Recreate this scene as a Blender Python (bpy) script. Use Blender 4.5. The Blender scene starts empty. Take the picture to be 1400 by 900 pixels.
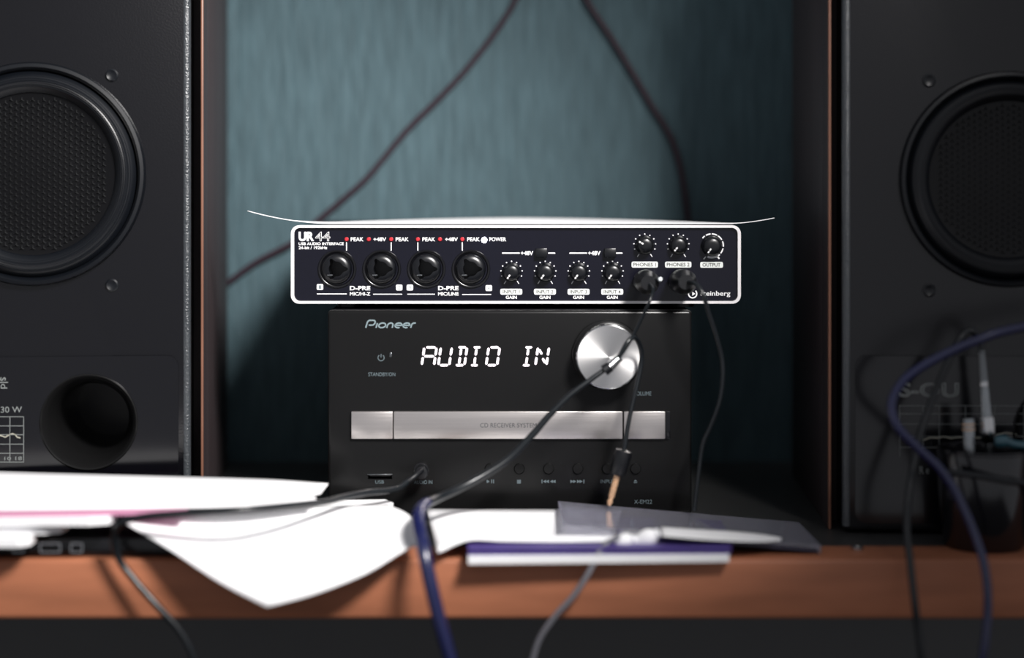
import bpy, bmesh, math, random
from mathutils import Vector, Matrix
random.seed(7)
PI = math.pi
scene = bpy.context.scene
COL = scene.collection

# ---------------------------------------------------------------- camera, world, lights, exposure
F = 2438.0            # focal length in pixels of the 1400 x 900 frame
H = 0.188             # eye height above the desk top (desk top is z = 0)
HV = 250.0            # horizon row
cam_d = bpy.data.cameras.new('camera')
cam = bpy.data.objects.new('camera', cam_d); COL.objects.link(cam)
cam.location = (0, -1.0, H); cam.rotation_euler = (PI / 2, 0, 0)
cam_d.sensor_width = 36.0; cam_d.lens = 36.0 * F / 1400.0
cam_d.shift_y = -(450.0 - HV) / 1400.0
cam_d.clip_start = 0.01
cam_d.dof.use_dof = True
cam_d.dof.focus_distance = 1.008
cam_d.dof.aperture_fstop = 2.25
scene.camera = cam

world = bpy.data.worlds.new('World'); scene.world = world
world.use_nodes = True
bg = world.node_tree.nodes['Background']
bg.inputs[0].default_value = (0.92, 0.93, 1.0, 1); bg.inputs[1].default_value = 0.32

def spot(name, loc, target, power, size_deg, blend, radius, color):
    d = bpy.data.lights.new(name, 'SPOT'); o = bpy.data.objects.new(name, d); COL.objects.link(o)
    d.energy = power; d.spot_size = math.radians(size_deg); d.spot_blend = blend
    d.shadow_soft_size = radius; d.color = color
    o.location = loc
    o.rotation_euler = (Vector(target) - Vector(loc)).to_track_quat('-Z', 'Y').to_euler()
    return o
spot('desk_lamp_right_offscreen', (0.285, -0.66, 0.66), (-0.155, 0.02, 0.15), 80.0, 39.5, 0.6, 0.11, (1.0, 0.97, 0.95))

vs = scene.view_settings
vs.view_transform = 'Standard'; vs.look = 'None'; vs.exposure = 0.0; vs.gamma = 1.0
vs.use_curve_mapping = False

# ---------------------------------------------------------------- pixel helpers
def px(u, y): return (u - 700.0) / F * (1.0 + y)
def pz(v, y): return H - (v - HV) / F * (1.0 + y)
def P(u, v, y): return Vector((px(u, y), y, pz(v, y)))
def onz(u, v, z):                       # pixel -> point on the horizontal plane z
    t = (H - z) * F / (v - HV)
    return Vector(((u - 700.0) / F * t, t - 1.0, z))

# ---------------------------------------------------------------- materials
def mat(name, col, rough=0.5, metal=0.0, spec=0.5, var=0.0, vscale=60.0, bump=0.0, bscale=400.0,
        stretch=(1, 1, 1), coat=0.0, emit=None, estr=0.0, trans=0.0, aniso=0.0):
    m = bpy.data.materials.new(name); m.use_nodes = True
    nt = m.node_tree; b = nt.nodes['Principled BSDF']
    b.inputs['Base Color'].default_value = (*col, 1)
    b.inputs['Roughness'].default_value = rough
    b.inputs['Metallic'].default_value = metal
    b.inputs['Specular IOR Level'].default_value = spec
    b.inputs['Coat Weight'].default_value = coat
    b.inputs['Transmission Weight'].default_value = trans
    if aniso: b.inputs['Anisotropic'].default_value = aniso
    if emit:
        b.inputs['Emission Color'].default_value = (*emit, 1); b.inputs['Emission Strength'].default_value = estr
    tc = nt.nodes.new('ShaderNodeTexCoord'); mp = nt.nodes.new('ShaderNodeMapping')
    mp.inputs['Scale'].default_value = stretch
    nt.links.new(tc.outputs['Object'], mp.inputs['Vector'])
    if var > 0:
        n = nt.nodes.new('ShaderNodeTexNoise'); n.inputs['Scale'].default_value = vscale; n.inputs['Detail'].default_value = 5
        nt.links.new(mp.outputs[0], n.inputs['Vector'])
        mx = nt.nodes.new('ShaderNodeMix'); mx.data_type = 'RGBA'
        mx.inputs['A'].default_value = (*[c * (1 - var) for c in col], 1)
        mx.inputs['B'].default_value = (*[min(1, c * (1 + var)) for c in col], 1)
        nt.links.new(n.outputs['Fac'], mx.inputs['Factor']); nt.links.new(mx.outputs['Result'], b.inputs['Base Color'])
    if bump > 0:
        n = nt.nodes.new('ShaderNodeTexNoise'); n.inputs['Scale'].default_value = bscale; n.inputs['Detail'].default_value = 4
        nt.links.new(mp.outputs[0], n.inputs['Vector'])
        bp = nt.nodes.new('ShaderNodeBump'); bp.inputs['Strength'].default_value = bump; bp.inputs['Distance'].default_value = 0.002
        nt.links.new(n.outputs['Fac'], bp.inputs['Height']); nt.links.new(bp.outputs[0], b.inputs['Normal'])
    return m

M = {}
M['wall'] = mat('wallpaper_teal', (0.062, 0.104, 0.120), 0.7, var=0.45, vscale=190, stretch=(1, 1, 0.16), bump=1.0, bscale=170, spec=0.25)
M['wood'] = mat('desk_wood', (0.37, 0.137, 0.070), 0.5, var=0.5, vscale=22, stretch=(0.5, 2, 3), bump=0.06, bscale=60, spec=0.35)
M['desk_black'] = mat('desk_dark', (0.03, 0.03, 0.03), 0.4, var=0.1, spec=0.8)  # dark tone of the board behind the wooden edge and of the panels
M['floor'] = mat('floor_dark', (0.05, 0.045, 0.04), 0.6, var=0.3, vscale=6)
M['panel'] = mat('black_panel', (0.004, 0.004, 0.009), 0.18, var=0.08, vscale=300, spec=0.55)
M['black'] = mat('black_plastic', (0.004, 0.004, 0.005), 0.22, var=0.08, vscale=200, spec=0.6)
M['gloss'] = mat('black_gloss', (0.0070, 0.0070, 0.0072), 0.25, var=0.05, spec=0.22)
M['rubber'] = mat('black_rubber', (0.004, 0.0045, 0.006), 0.35, var=0.1, vscale=300, spec=0.5)
M['knobk'] = mat('black_knob', (0.0025, 0.003, 0.0045), 0.3, var=0.1, vscale=300, spec=0.55)
M['bezel'] = mat('bezel_silver', (0.86, 0.84, 0.84), 0.35, metal=0.15, var=0.04, vscale=300)
M['print'] = mat('white_print', (0.85, 0.85, 0.85), 0.6, var=0.03)
M['label'] = mat('label_pale', (0.74, 0.77, 0.74), 0.6, var=0.04)
M['greyprint'] = mat('grey_print', (0.12, 0.155, 0.17), 0.5, var=0.05, spec=0.3)
M['logo'] = mat('logo_print', (0.20, 0.26, 0.28), 0.4, var=0.05, spec=0.4)
M['spprint'] = mat('speaker_print', (0.20, 0.215, 0.21), 0.5, var=0.05)
M['spcurve'] = mat('speaker_curve_print', (0.34, 0.33, 0.27), 0.5, var=0.05)
M['darkprint'] = mat('dark_print', (0.035, 0.036, 0.036), 0.6, var=0.05, spec=0.3)
M['stripink'] = mat('strip_ink', (0.06, 0.06, 0.065), 0.6, var=0.05)
M['red'] = mat('led_red', (0.50, 0.03, 0.04), 0.2, var=0.05, coat=0.5)
M['ledw'] = mat('led_white', (0.9, 0.9, 1), 0.3, emit=(0.95, 0.95, 1.0), estr=14.0)
M['seg'] = mat('display_segment', (0.9, 0.85, 0.88), 0.4, emit=(1.0, 0.86, 0.94), estr=1.5)
M['alu'] = mat('brushed_aluminium', (0.66, 0.62, 0.60), 0.29, metal=0.9, var=0.12, vscale=120, stretch=(0.12, 1, 5), bump=0.05, bscale=300)
M['chrome'] = mat('polished_metal', (0.62, 0.62, 0.62), 0.14, metal=1.0, var=0.05)
M['nickel'] = mat('satin_nickel', (0.33, 0.35, 0.36), 0.26, metal=1.0, var=0.1, vscale=200)
M['gold'] = mat('gold_plate', (0.80, 0.50, 0.30), 0.35, metal=0.55, var=0.08, vscale=200)
M['paper'] = mat('white_paper', (0.86, 0.86, 0.87), 0.7, var=0.02, vscale=40, bump=0.02, bscale=200)
M['pink'] = mat('pink_cover', (0.62, 0.27, 0.42), 0.5, var=0.05)
M['tray'] = mat('case_tray_reflection_tint', (0.030, 0.028, 0.050), 0.3, var=0.3, vscale=80)  # purple tint stands in for the cover's reflection in the case
M['purple'] = mat('purple_cover', (0.075, 0.050, 0.22), 0.4, var=0.15, spec=0.4)
M['baffle'] = mat('speaker_baffle', (0.002, 0.002, 0.0032), 0.22, var=0.15, vscale=400, bump=0.06, bscale=900, spec=0.62)
M['edge'] = mat('speaker_edge', (0.035, 0.04, 0.045), 0.28, var=0.4, vscale=700, bump=0.35, bscale=900, spec=0.8)
M['veneer'] = mat('walnut_veneer', (0.045, 0.034, 0.036), 0.5, var=0.3, vscale=60, stretch=(1, 1, 0.1), spec=0.3)
M['copper'] = mat('veneer_edge', (0.19, 0.090, 0.06), 0.4, var=0.3, vscale=200, stretch=(1, 1, 0.2), spec=0.4)
M['plate'] = mat('speaker_plate', (0.002, 0.002, 0.0032), 0.15, var=0.05, spec=0.66)
M['surround'] = mat('woofer_rubber', (0.003, 0.004, 0.006), 0.36, var=0.1, vscale=200, spec=0.45)
M['cone'] = mat('woofer_cone', (0.002, 0.002, 0.0025), 0.3, var=0.1, spec=0.3)
M['bead'] = mat('cone_weave', (0.020, 0.021, 0.022), 0.3, var=0.1, spec=1.0)
M['cabw'] = mat('wall_cable_sheath', (0.030, 0.014, 0.022), 0.5, var=0.1, spec=0.3)
M['cabk'] = mat('black_cable_sheath', (0.006, 0.008, 0.010), 0.3, var=0.1, spec=0.5)
M['cabb'] = mat('blue_cable_sheath', (0.006, 0.009, 0.060), 0.25, var=0.1, spec=0.8)
M['cabg'] = mat('grey_cable_sheath', (0.16, 0.16, 0.18), 0.4, var=0.1)
M['teal'] = mat('teal_sheath', (0.03, 0.10, 0.13), 0.25, var=0.15, spec=0.8)
M['cup'] = mat('cup_glaze', (0.003, 0.003, 0.005), 0.16, var=0.1, spec=0.8)

# clear plastic
m = mat('clear_plastic', (0.80, 0.80, 0.90), 0.12, trans=0.85, var=0.02); M['clear'] = m
# brushed radial knob face: roughness/normal streaks round the axis
m = mat('spun_aluminium', (0.86, 0.85, 0.84), 0.44, metal=1.0, aniso=0.75)
nt = m.node_tree; b = nt.nodes['Principled BSDF']
tg = nt.nodes.new('ShaderNodeTangent'); tg.direction_type = 'RADIAL'; tg.axis = 'Y'
nt.links.new(tg.outputs[0], b.inputs['Tangent']); M['spun'] = m

# ---------------------------------------------------------------- mesh helpers
class MB:
    def __init__(s): s.v = []; s.f = []
    def add(s, vs_, fs):
        o = len(s.v); s.v += [tuple(p) for p in vs_]; s.f += [tuple(i + o for i in f) for f in fs]; return s
    def box(s, x0, x1, y0, y1, z0, z1):
        return s.add([(x0, y0, z0), (x1, y0, z0), (x1, y1, z0), (x0, y1, z0), (x0, y0, z1), (x1, y0, z1), (x1, y1, z1), (x0, y1, z1)],
                     [(0, 3, 2, 1), (4, 5, 6, 7), (0, 1, 5, 4), (1, 2, 6, 5), (2, 3, 7, 6), (3, 0, 4, 7)])
    def rbox(s, x0, x1, y0, y1, z0, z1, r, seg=3):
        bm = bmesh.new(); bmesh.ops.create_cube(bm, size=1)
        for v in bm.verts:
            v.co = Vector((x0 + (v.co.x + .5) * (x1 - x0), y0 + (v.co.y + .5) * (y1 - y0), z0 + (v.co.z + .5) * (z1 - z0)))
        bmesh.ops.bevel(bm, geom=list(bm.edges), offset=r, segments=seg, profile=0.5, affect='EDGES', clamp_overlap=True)
        bm.verts.index_update()
        s.add([v.co[:] for v in bm.verts], [[v.index for v in f.verts] for f in bm.faces]); bm.free(); return s
    def lathe(s, prof, c=(0, 0, 0), axis=(0, -1, 0), n=40):
        # prof: (radius, distance along axis)
        c = Vector(c); a = Vector(axis).normalized()
        e1 = a.orthogonal().normalized(); e2 = a.cross(e1)
        rows = []; vs_ = []; fs = []
        for r, h in prof:
            if r < 1e-7: rows.append([len(vs_)]); vs_.append(c + a * h)
            else:
                rows.append(list(range(len(vs_), len(vs_) + n)))
                for k in range(n):
                    t = 2 * PI * k / n; vs_.append(c + a * h + (e1 * math.cos(t) + e2 * math.sin(t)) * r)
        for A, B in zip(rows[:-1], rows[1:]):
            for k in range(n):
                k2 = (k + 1) % n
                if len(A) == 1 and len(B) == 1: continue
                if len(A) == 1: fs.append((A[0], B[k], B[k2]))
                elif len(B) == 1: fs.append((A[k], B[0], A[k2]))
                else: fs.append((A[k], B[k], B[k2], A[k2]))
        return s.add(vs_, fs)
    def cyl(s, p0, p1, r0, r1=None, n=20):
        p0 = Vector(p0); p1 = Vector(p1); L = (p1 - p0).length
        return s.lathe([(0, 0), (r0, 0), (r0 if r1 is None else r1, L), (0, L)], p0, p1 - p0, n)
    def tube(s, pts, r, n=10):
        pts = [Vector(p) for p in pts]; N = len(pts); rr = r if isinstance(r, (list, tuple)) else [r] * N
        vs_ = []; fs = []; up = None
        for i, p in enumerate(pts):
            t = (pts[min(i + 1, N - 1)] - pts[max(i - 1, 0)]).normalized()
            if up is None: up = t.orthogonal().normalized()
            else:
                up = up - t * up.dot(t)
                up = up.normalized() if up.length > 1e-6 else t.orthogonal().normalized()
            e2 = t.cross(up)
            for k in range(n):
                a = 2 * PI * k / n; vs_.append(p + (up * math.cos(a) + e2 * math.sin(a)) * rr[i])
        for i in range(N - 1):
            for k in range(n):
                k2 = (k + 1) % n; fs.append((i * n + k, i * n + k2, (i + 1) * n + k2, (i + 1) * n + k))
        fs.append(tuple(range(n))[::-1]); fs.append(tuple((N - 1) * n + k for k in range(n)))
        return s.add(vs_, fs)
    def prism(s, pts, y0, y1):            # outline in (x, z), extruded along y
        n = len(pts)
        vs_ = [(x, y0, z) for x, z in pts] + [(x, y1, z) for x, z in pts]
        fs = [tuple(range(n)), tuple(range(2 * n - 1, n - 1, -1))]
        fs += [(k, n + k, n + (k + 1) % n, (k + 1) % n) for k in range(n)]
        return s.add(vs_, fs)
    def slab(s, pts, z0, z1):             # outline in (x, y), extruded along z
        n = len(pts)
        vs_ = [(x, y, z0) for x, y in pts] + [(x, y, z1) for x, y in pts]
        fs = [tuple(range(n))[::-1], tuple(range(n, 2 * n))]
        fs += [(k, (k + 1) % n, n + (k + 1) % n, n + k) for k in range(n)]
        return s.add(vs_, fs)
    def ring(s, out, inn, y0, y1):        # frame between two outlines of equal length
        n = len(out)
        vs_ = [(x, y0, z) for x, z in out] + [(x, y0, z) for x, z in inn] + [(x, y1, z) for x, z in out] + [(x, y1, z) for x, z in inn]
        fs = []
        for k in range(n):
            j = (k + 1) % n
            fs += [(k, j, n + j, n + k), (2 * n + k, 3 * n + k, 3 * n + j, 2 * n + j), (k, 2 * n + k, 2 * n + j, j), (n + k, n + j, 3 * n + j, 3 * n + k)]
        return s.add(vs_, fs)
    def ribbon(s, pts, w, y, closed=False):   # flat stroke in the xz plane
        n = len(pts); vs_ = []
        for i, (x, z) in enumerate(pts):
            if closed: a = pts[(i - 1) % n]; c = pts[(i + 1) % n]
            else: a = pts[max(i - 1, 0)]; c = pts[min(i + 1, n - 1)]
            dx, dz = c[0] - a[0], c[1] - a[1]; L = math.hypot(dx, dz) or 1
            nx, nz = -dz / L * w / 2, dx / L * w / 2
            vs_ += [(x + nx, y, z + nz), (x - nx, y, z - nz)]
        fs = [(2 * i, 2 * i + 1, 2 * i + 3, 2 * i + 2) for i in range(n - 1)]
        if closed: fs.append((2 * n - 2, 2 * n - 1, 1, 0))
        return s.add(vs_, fs)
    def grid(s, rows):
        n = len(rows[0]); vs_ = [p for r in rows for p in r]
        return s.add(vs_, [(i * n + k, i * n + k + 1, (i + 1) * n + k + 1, (i + 1) * n + k) for i in range(len(rows) - 1) for k in range(n - 1)])
    def build(s, name, m, parent=None, smooth=True, local=False):
        me = bpy.data.meshes.new(name); me.from_pydata(s.v, [], s.f)
        bm = bmesh.new(); bm.from_mesh(me); bmesh.ops.recalc_face_normals(bm, faces=bm.faces); bm.to_mesh(me); bm.free()
        if smooth:
            me.shade_smooth(); me.set_sharp_from_angle(angle=math.radians(38))
        me.materials.append(M[m] if isinstance(m, str) else m)
        return link(name, me, parent, local)

def link(name, me, parent=None, local=False):
    o = bpy.data.objects.new(name, me); COL.objects.link(o)
    if parent:
        o.parent = parent
        if not local:                       # mesh is in world coordinates
            off = Vector((0, 0, 0)); p = parent
            while p: off += p.location; p = p.parent
            o.location = -off
    return o
def tag(o, label, cat, group=None):
    o['label'] = label; o['category'] = cat
    if group: o['group'] = group
    return o
def struct(o): o['kind'] = 'structure'; return o
def thing(name, label, cat, loc=(0, 0, 0), group=None, rz=0):
    o = bpy.data.objects.new(name, None); COL.objects.link(o); o.empty_display_size = 0.02
    o.location = loc; o.rotation_euler = (0, 0, rz)
    return tag(o, label, cat, group)
def cat_rom(pts, n=10):
    pts = [Vector(p) for p in pts]; q = [pts[0] * 2 - pts[1]] + pts + [pts[-1] * 2 - pts[-2]]; out = []
    for i in range(1, len(q) - 2):
        a, b_, c, d = q[i - 1:i + 3]
        for k in range(n):
            t = k / n
            out.append(0.5 * (2 * b_ + (c - a) * t + (2 * a - 5 * b_ + 4 * c - d) * t * t + (3 * b_ - a - 3 * c + d) * t ** 3))
    out.append(pts[-1]); return out
def rrect(x0, x1, z0, z1, r, n=6):
    out = []
    for cx, cz, a0 in ((x1 - r, z1 - r, 0), (x0 + r, z1 - r, 90), (x0 + r, z0 + r, 180), (x1 - r, z0 + r, 270)):
        for k in range(n + 1):
            a = math.radians(a0 + 90 * k / n); out.append((cx + r * math.cos(a), cz + r * math.sin(a)))
    return out

def text_obj(name, s, x0, x1, z0, z1, y, m, parent, shear=0.0, bold=0.0, outline=0.0, rot=False, local=False):
    """lettering fitted into the box x0..x1, z0..z1 on the plane y"""
    c = bpy.data.curves.new(name, 'FONT'); c.body = s; c.size = 1.0; c.shear = shear; c.resolution_u = 3
    if outline: c.fill_mode = 'NONE'; c.bevel_depth = outline; c.bevel_resolution = 0
    else: c.offset = bold
    t = bpy.data.objects.new(name, c); COL.objects.link(t)
    me = bpy.data.meshes.new_from_object(t.evaluated_get(bpy.context.evaluated_depsgraph_get()))
    bpy.data.objects.remove(t); bpy.data.curves.remove(c)
    xs = [v.co.x for v in me.vertices]; ys = [v.co.y for v in me.vertices]
    a0, a1, b0, b1 = min(xs), max(xs), min(ys), max(ys)
    for v in me.vertices:
        fx = (v.co.x - a0) / (a1 - a0); fz = (v.co.y - b0) / (b1 - b0)
        dy = v.co.z * 0.004 if outline else 0.0
        if rot: fx, fz = fz, 1 - fx
        v.co = (x0 + fx * (x1 - x0), y - dy, z0 + fz * (z1 - z0))
    me.name = name; me.materials.clear(); me.materials.append(M[m])
    return link(name, me, parent, local)

# ================================================================ SETTING
YW = 0.205                                   # wall plane
struct(MB().box(-1.6, 1.6, YW, YW + 0.08, -0.73, 1.6).build('wall_back', 'wall', smooth=False))
struct(MB().box(-1.6, 1.6, -2.2, YW, -0.78, -0.73).build('floor', 'floor', smooth=False))

YE = -0.110                                  # desk front edge
desk = thing('desk', 'dark desk with a thick brown wooden front edge under the hi-fi', 'desk', (0, 0.03, -0.73))
MB().box(-0.95, 0.95, YE + 0.034, YW - 0.004, -0.0300, -0.0001).build('desk_top', 'desk_black', desk, smooth=False)
MB().rbox(-0.95, 0.95, YE, YE + 0.0345, -0.0300, 0.0, 0.0022, 3).build('edge_board', 'wood', desk)
MB().box(-0.90, 0.90, -0.035, -0.019, -0.73, -0.0298).build('front_panel', 'desk_black', desk, smooth=False)
for x in (-0.93, 0.90):
    MB().box(x, x + 0.03, -0.09, YW - 0.01, -0.73, -0.0298).build('side_panel', 'desk_black', desk, smooth=False)

# ================================================================ SPEAKERS
def cut(o, cutter):
    """cut the closed shape of an MB (same coordinates as o's mesh) out of o, result baked into its mesh"""
    t = cutter.build('cutter', 'black', smooth=False)
    k = bpy.data.objects.new('cut_target', o.data); COL.objects.link(k)
    b_ = k.modifiers.new('hole', 'BOOLEAN'); b_.object = t; b_.operation = 'DIFFERENCE'; b_.solver = 'EXACT'
    me = bpy.data.meshes.new_from_object(k.evaluated_get(bpy.context.evaluated_depsgraph_get()))
    me.name = o.name; mt = o.data.materials[0]; me.materials.clear(); me.materials.append(mt)
    me.polygons.foreach_set('material_index', [0] * len(me.polygons))
    me.shade_smooth(); me.set_sharp_from_angle(angle=math.radians(38))
    o.data = me; bpy.data.objects.remove(k); bpy.data.objects.remove(t)
def drill(o, c, r, depth):
    cut(o, MB().cyl((c[0], -0.02, c[1]), (c[0], depth, c[1]), r, n=72))
TOE = math.radians(4.8)
def make_speaker(side):
    """side -1: speaker standing left of the receiver, +1: the other one. Local frame: x to the inner side = positive * -side"""
    inner = Vector((-0.1790, -0.010, 0)) if side < 0 else Vector((0.1775, -0.045, 0))
    rz = TOE if side < 0 else -math.radians(2.8)
    W = 0.178; DEP = 0.192; HT = 0.40; OV = 0.0066
    R = Matrix.Rotation(rz, 3, 'Z')
    # the inner front corner of the baffle lies at local (-side*W/2, 0)
    loc = inner - R @ Vector((-side * W / 2, 0, 0))
    if side < 0:
        root = thing('bookshelf_speaker', 'black bookshelf speaker with honeycomb woofer, power rating and lit edge', 'speaker', loc, 'pair of bookshelf speakers', rz)
    else:
        root = thing('bookshelf_speaker', 'black bookshelf speaker in the dark behind the cup and the blue cable', 'speaker', loc, 'pair of bookshelf speakers', rz)
    Ri = R.transposed()
    camp = Ri @ (Vector((0, -1.0, H)) - loc)
    def L(u, v, off=0.0):               # pixel -> local point on the baffle plane y = off
        d = Ri @ Vector(((u - 700) / F, 1, -(v - HV) / F)); t = (off - camp.y) / d.y
        p = camp + d * t; return p.x, p.z
    def pt(mb, name, m, par=root, smooth=True): return mb.build(name, m, par, smooth, local=True)
    # cabinet: shell with veneered sides, the baffle sits in it
    MB_ = MB()
    body = pt(MB_.rbox(-W / 2 - OV, W / 2 + OV, 0.0360, DEP, 0.0, HT, 0.0008, 2), 'cabinet', 'veneer')
    core = pt(MB().box(-W / 2 + .001, W / 2 - .001, 0.0125, 0.0365, 0.001, HT - .001), 'baffle_backing', 'black', smooth=False)
    for sx in (-1, 1):
        xo_ = sx * (W / 2 + OV); xi_ = xo_ - sx * 0.0016
        pt(MB().box(min(xo_, xi_), max(xo_, xi_), 0.0140, 0.0368, 0.0, HT), 'side_wall', 'veneer', smooth=False)
    for sx in (-1, 1):
        x0 = sx * (W / 2 + OV)
        pt(MB().rbox(min(x0, x0 - sx * 0.0016), max(x0, x0 - sx * 0.0016), 0.0112, 0.0150, 0.0, HT, 0.0007, 2), 'veneer_edge', 'copper')
    baf = pt(MB().rbox(-W / 2, W / 2, 0.0, 0.0135, 0.001, HT - 0.001, 0.0034, 4), 'baffle', 'baffle')
    for sx in (-1, 1):                  # rounded glossy corner bead of the baffle
        pt(MB().cyl((sx * (W / 2 - 0.0020), 0.0022, 0.004), (sx * (W / 2 - 0.0020), 0.0022, HT - 0.004), 0.0026, n=16), 'edge_bead', 'edge')
    # woofer
    cu, cv, rp = (45, 238, 155) if side < 0 else (1378, 245, 150)
    cx, cz = L(cu, cv); xr, _ = L(cu + rp, cv); r = abs(xr - cx); c = (cx, 0, cz)
    wf = pt(MB().lathe([(r, -0.001), (r, 0.0030), (r * .985, 0.0048), (r * .955, 0.0052), (r * .935, 0.0040), (r * .925, 0.0016), (r * .925, -0.001)], c, n=96), 'woofer', 'surround')
    prof = [(r * .925, 0.0009)]
    for k in range(25):                  # ridged surround roll
        t = k / 24; rr = r * (.925 - .20 * t)
        prof.append((rr, 0.0010 + 0.0052 * math.sin(PI * t) + (0.0003 if k % 2 else 0)))
    prof.append((r * .725, 0.0006))
    pt(MB().lathe(prof, c, n=96), 'surround', 'surround', wf)
    pt(MB().lathe([(r * .73, 0.0008), (r * .70, 0.0004), (r * .4, 0.0012), (0, 0.0022)], c, n=72), 'cone', 'cone', wf)
    bd = MB(); pitch = 0.0034            # honeycomb weave standing on the cone
    nr = int(r * .70 / pitch) + 1
    for i in range(-nr, nr + 1):
        for j in range(-nr - 1, nr + 2):
            x = i * pitch * .87; z = (j + (0.5 if i % 2 else 0)) * pitch
            q = math.hypot(x, z)
            if q > r * .69: continue
            h0 = 0.0008 + 0.0014 * (1 - q / (r * .7))
            s_ = 0.00062
            for ang in (90, 210, 330):   # three little ridges of one honeycomb node
                a = math.radians(ang); ex, ez = math.cos(a), math.sin(a); l_ = pitch * .42
                p0 = Vector((cx + x, 0, cz + z)); p1 = p0 + Vector((ex, 0, ez)) * l_; nv = Vector((-ez, 0, ex)) * s_ * .45
                bd.add([p0 + nv - Vector((0, h0 - .0004, 0)), p0 - nv - Vector((0, h0 - .0004, 0)), p1 - nv - Vector((0, h0 - .0004, 0)), p1 + nv - Vector((0, h0 - .0004, 0)),
                        p0 - Vector((0, h0 + .0010, 0)), p1 - Vector((0, h0 + .0004, 0))],
                       [(0, 4, 5, 3), (1, 2, 5, 4), (0, 1, 4), (2, 3, 5)])
    w = pt(bd, 'cone_weave', 'bead', wf, smooth=False); w['kind'] = 'stuff'
    for du, dv in ((108, -135), (108, 152), (-108, -135), (-108, 152)):
        sx, sz = L(cu + du, cv + dv)
        if abs(sx) > W / 2 - .006: continue
        sc = pt(MB().lathe([(0.0036, -0.0005), (0.0036, 0.0007), (0.0028, 0.0013), (0.0016, 0.0009), (0, 0.0007)], (sx, 0, sz), n=20), 'screw', 'surround')
    # tweeter above the frame
    tz = cz + 0.148
    pt(MB().lathe([(0.038, -0.001), (0.038, 0.003), (0.036, 0.004), (0.020, 0.0015), (0.0145, 0.0005), (0.0145, 0.003), (0.010, 0.0070), (0.005, 0.0086), (0, 0.009)], (cx, 0, tz), n=48), 'tweeter', 'surround')
    # lower plate with port
    xa, za = L(250 if side < 0 else 1150, 486)
    xo = W / 2 - 0.006
    out = rrect(-xo, xo, 0.006, za, 0.006, 4)
    plt = pt(MB().prism(out, 0.001, -0.0016), 'lower_plate', 'plate')
    if side < 0: pu, pv, pr = 122, 577, 66
    else: pu, pv, pr = 1450, 590, 66
    ox, oz = L(pu, pv); xr, _ = L(pu + pr, pv); r2 = abs(xr - ox)
    if side > 0: ox = min(ox, W / 2 - r2 - .009)
    for o_ in (body, core, baf, plt):
        drill(o_, (ox, oz), r2 * .97, 0.085)
    port = pt(MB().lathe([(r2 * .96, -0.004), (r2 * 1.0, 0.0012), (r2 * 1.015, 0.0022), (r2 * 0.99, 0.0027), (r2 * .95, 0.0018), (r2 * .88, -0.0025), (r2 * .80, -0.0085), (r2 * .74, -0.017), (r2 * .72, -0.030), (r2 * .72, -0.084), (0, -0.0845)], (ox, 0, oz), n=72), 'port_tube', 'gloss')
    Y = -0.0019
    def bx(u0, v0, u1, v1):
        a = L(u0, v1, Y); b_ = L(u1, v0, Y); return a[0], b_[0], a[1], b_[1]
    def ln(mb, pts, w_): mb.ribbon([L(u, v, Y) for u, v in pts], w_, Y)
    if side < 0:
        text_obj('power_rating', '30 W', *bx(1, 556, 30, 564.5), Y, 'spprint', root, local=True)
        text_obj('sideways_mark', 'd', *bx(1, 525, 10, 531.5), Y, 'spprint', root, rot=True, local=True)
        text_obj('sideways_mark', 's', *bx(0, 516, 8, 521), Y, 'spprint', root, rot=True, local=True)
        g = MB(); ln(g, [(-4, 523), (11, 523)], .0005); pt(g, 'mark_line', 'spprint', smooth=False)
        g = MB()
        for v in (570, 582.5, 594.5, 607.5, 620, 632): ln(g, [(-36, v), (32.5, v)], .00034)
        for u in (-36, -20, -4, 13.5, 32.3): ln(g, [(u, 570), (u, 632)], .00034)
        gr = pt(g, 'response_grid', 'spprint', smooth=False)
        g = MB(); ln(g, [(-36, 600), (-24, 594), (-10, 596), (-3, 595), (2, 596), (7, 598), (12, 595), (17, 593), (21, 594.5), (23.5, 598), (28, 599)], .0007)
        pt(g, 'response_curve', 'spcurve', gr, smooth=False)
        text_obj('scale_numbers', '10 18', *bx(6, 624.5, 30, 629.5), Y, 'spprint', gr, local=True)
    else:
        text_obj('model_mark', 'S-OU', *bx(1229, 523.5, 1311, 543.5), Y, 'spprint', root, outline=0.035, local=True)
        g = MB()
        for v in (555, 566, 580, 597, 612): ln(g, [(1230, v), (1420, v)], .00025)
        for u in (1230, 1262, 1284, 1320, 1360, 1400): ln(g, [(u, 555), (u, 625)], .00025)
        gr = pt(g, 'response_grid', 'spprint', smooth=False)
        g = MB(); ln(g, [(1262, 602), (1272, 598.5), (1282, 599), (1290, 597), (1300, 599.5), (1310, 598), (1340, 599), (1375, 592), (1390, 594)], .0006)
        pt(g, 'response_curve', 'spcurve', gr, smooth=False)
        text_obj('channel_mark', 'R', *bx(1257, 638, 1263, 648), Y, 'spprint', root, local=True)
        text_obj('channel_mark', 'e', *bx(1266, 641, 1270, 648), Y, 'spprint', root, local=True)
        g = MB(); ln(g, [(1251, 650), (1251, 634), (1246, 634)], .0003); ln(g, [(1246, 650), (1251, 650)], .0003); pt(g, 'mark_line', 'spprint', smooth=False)
    return root
make_speaker(-1); make_speaker(1)

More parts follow.
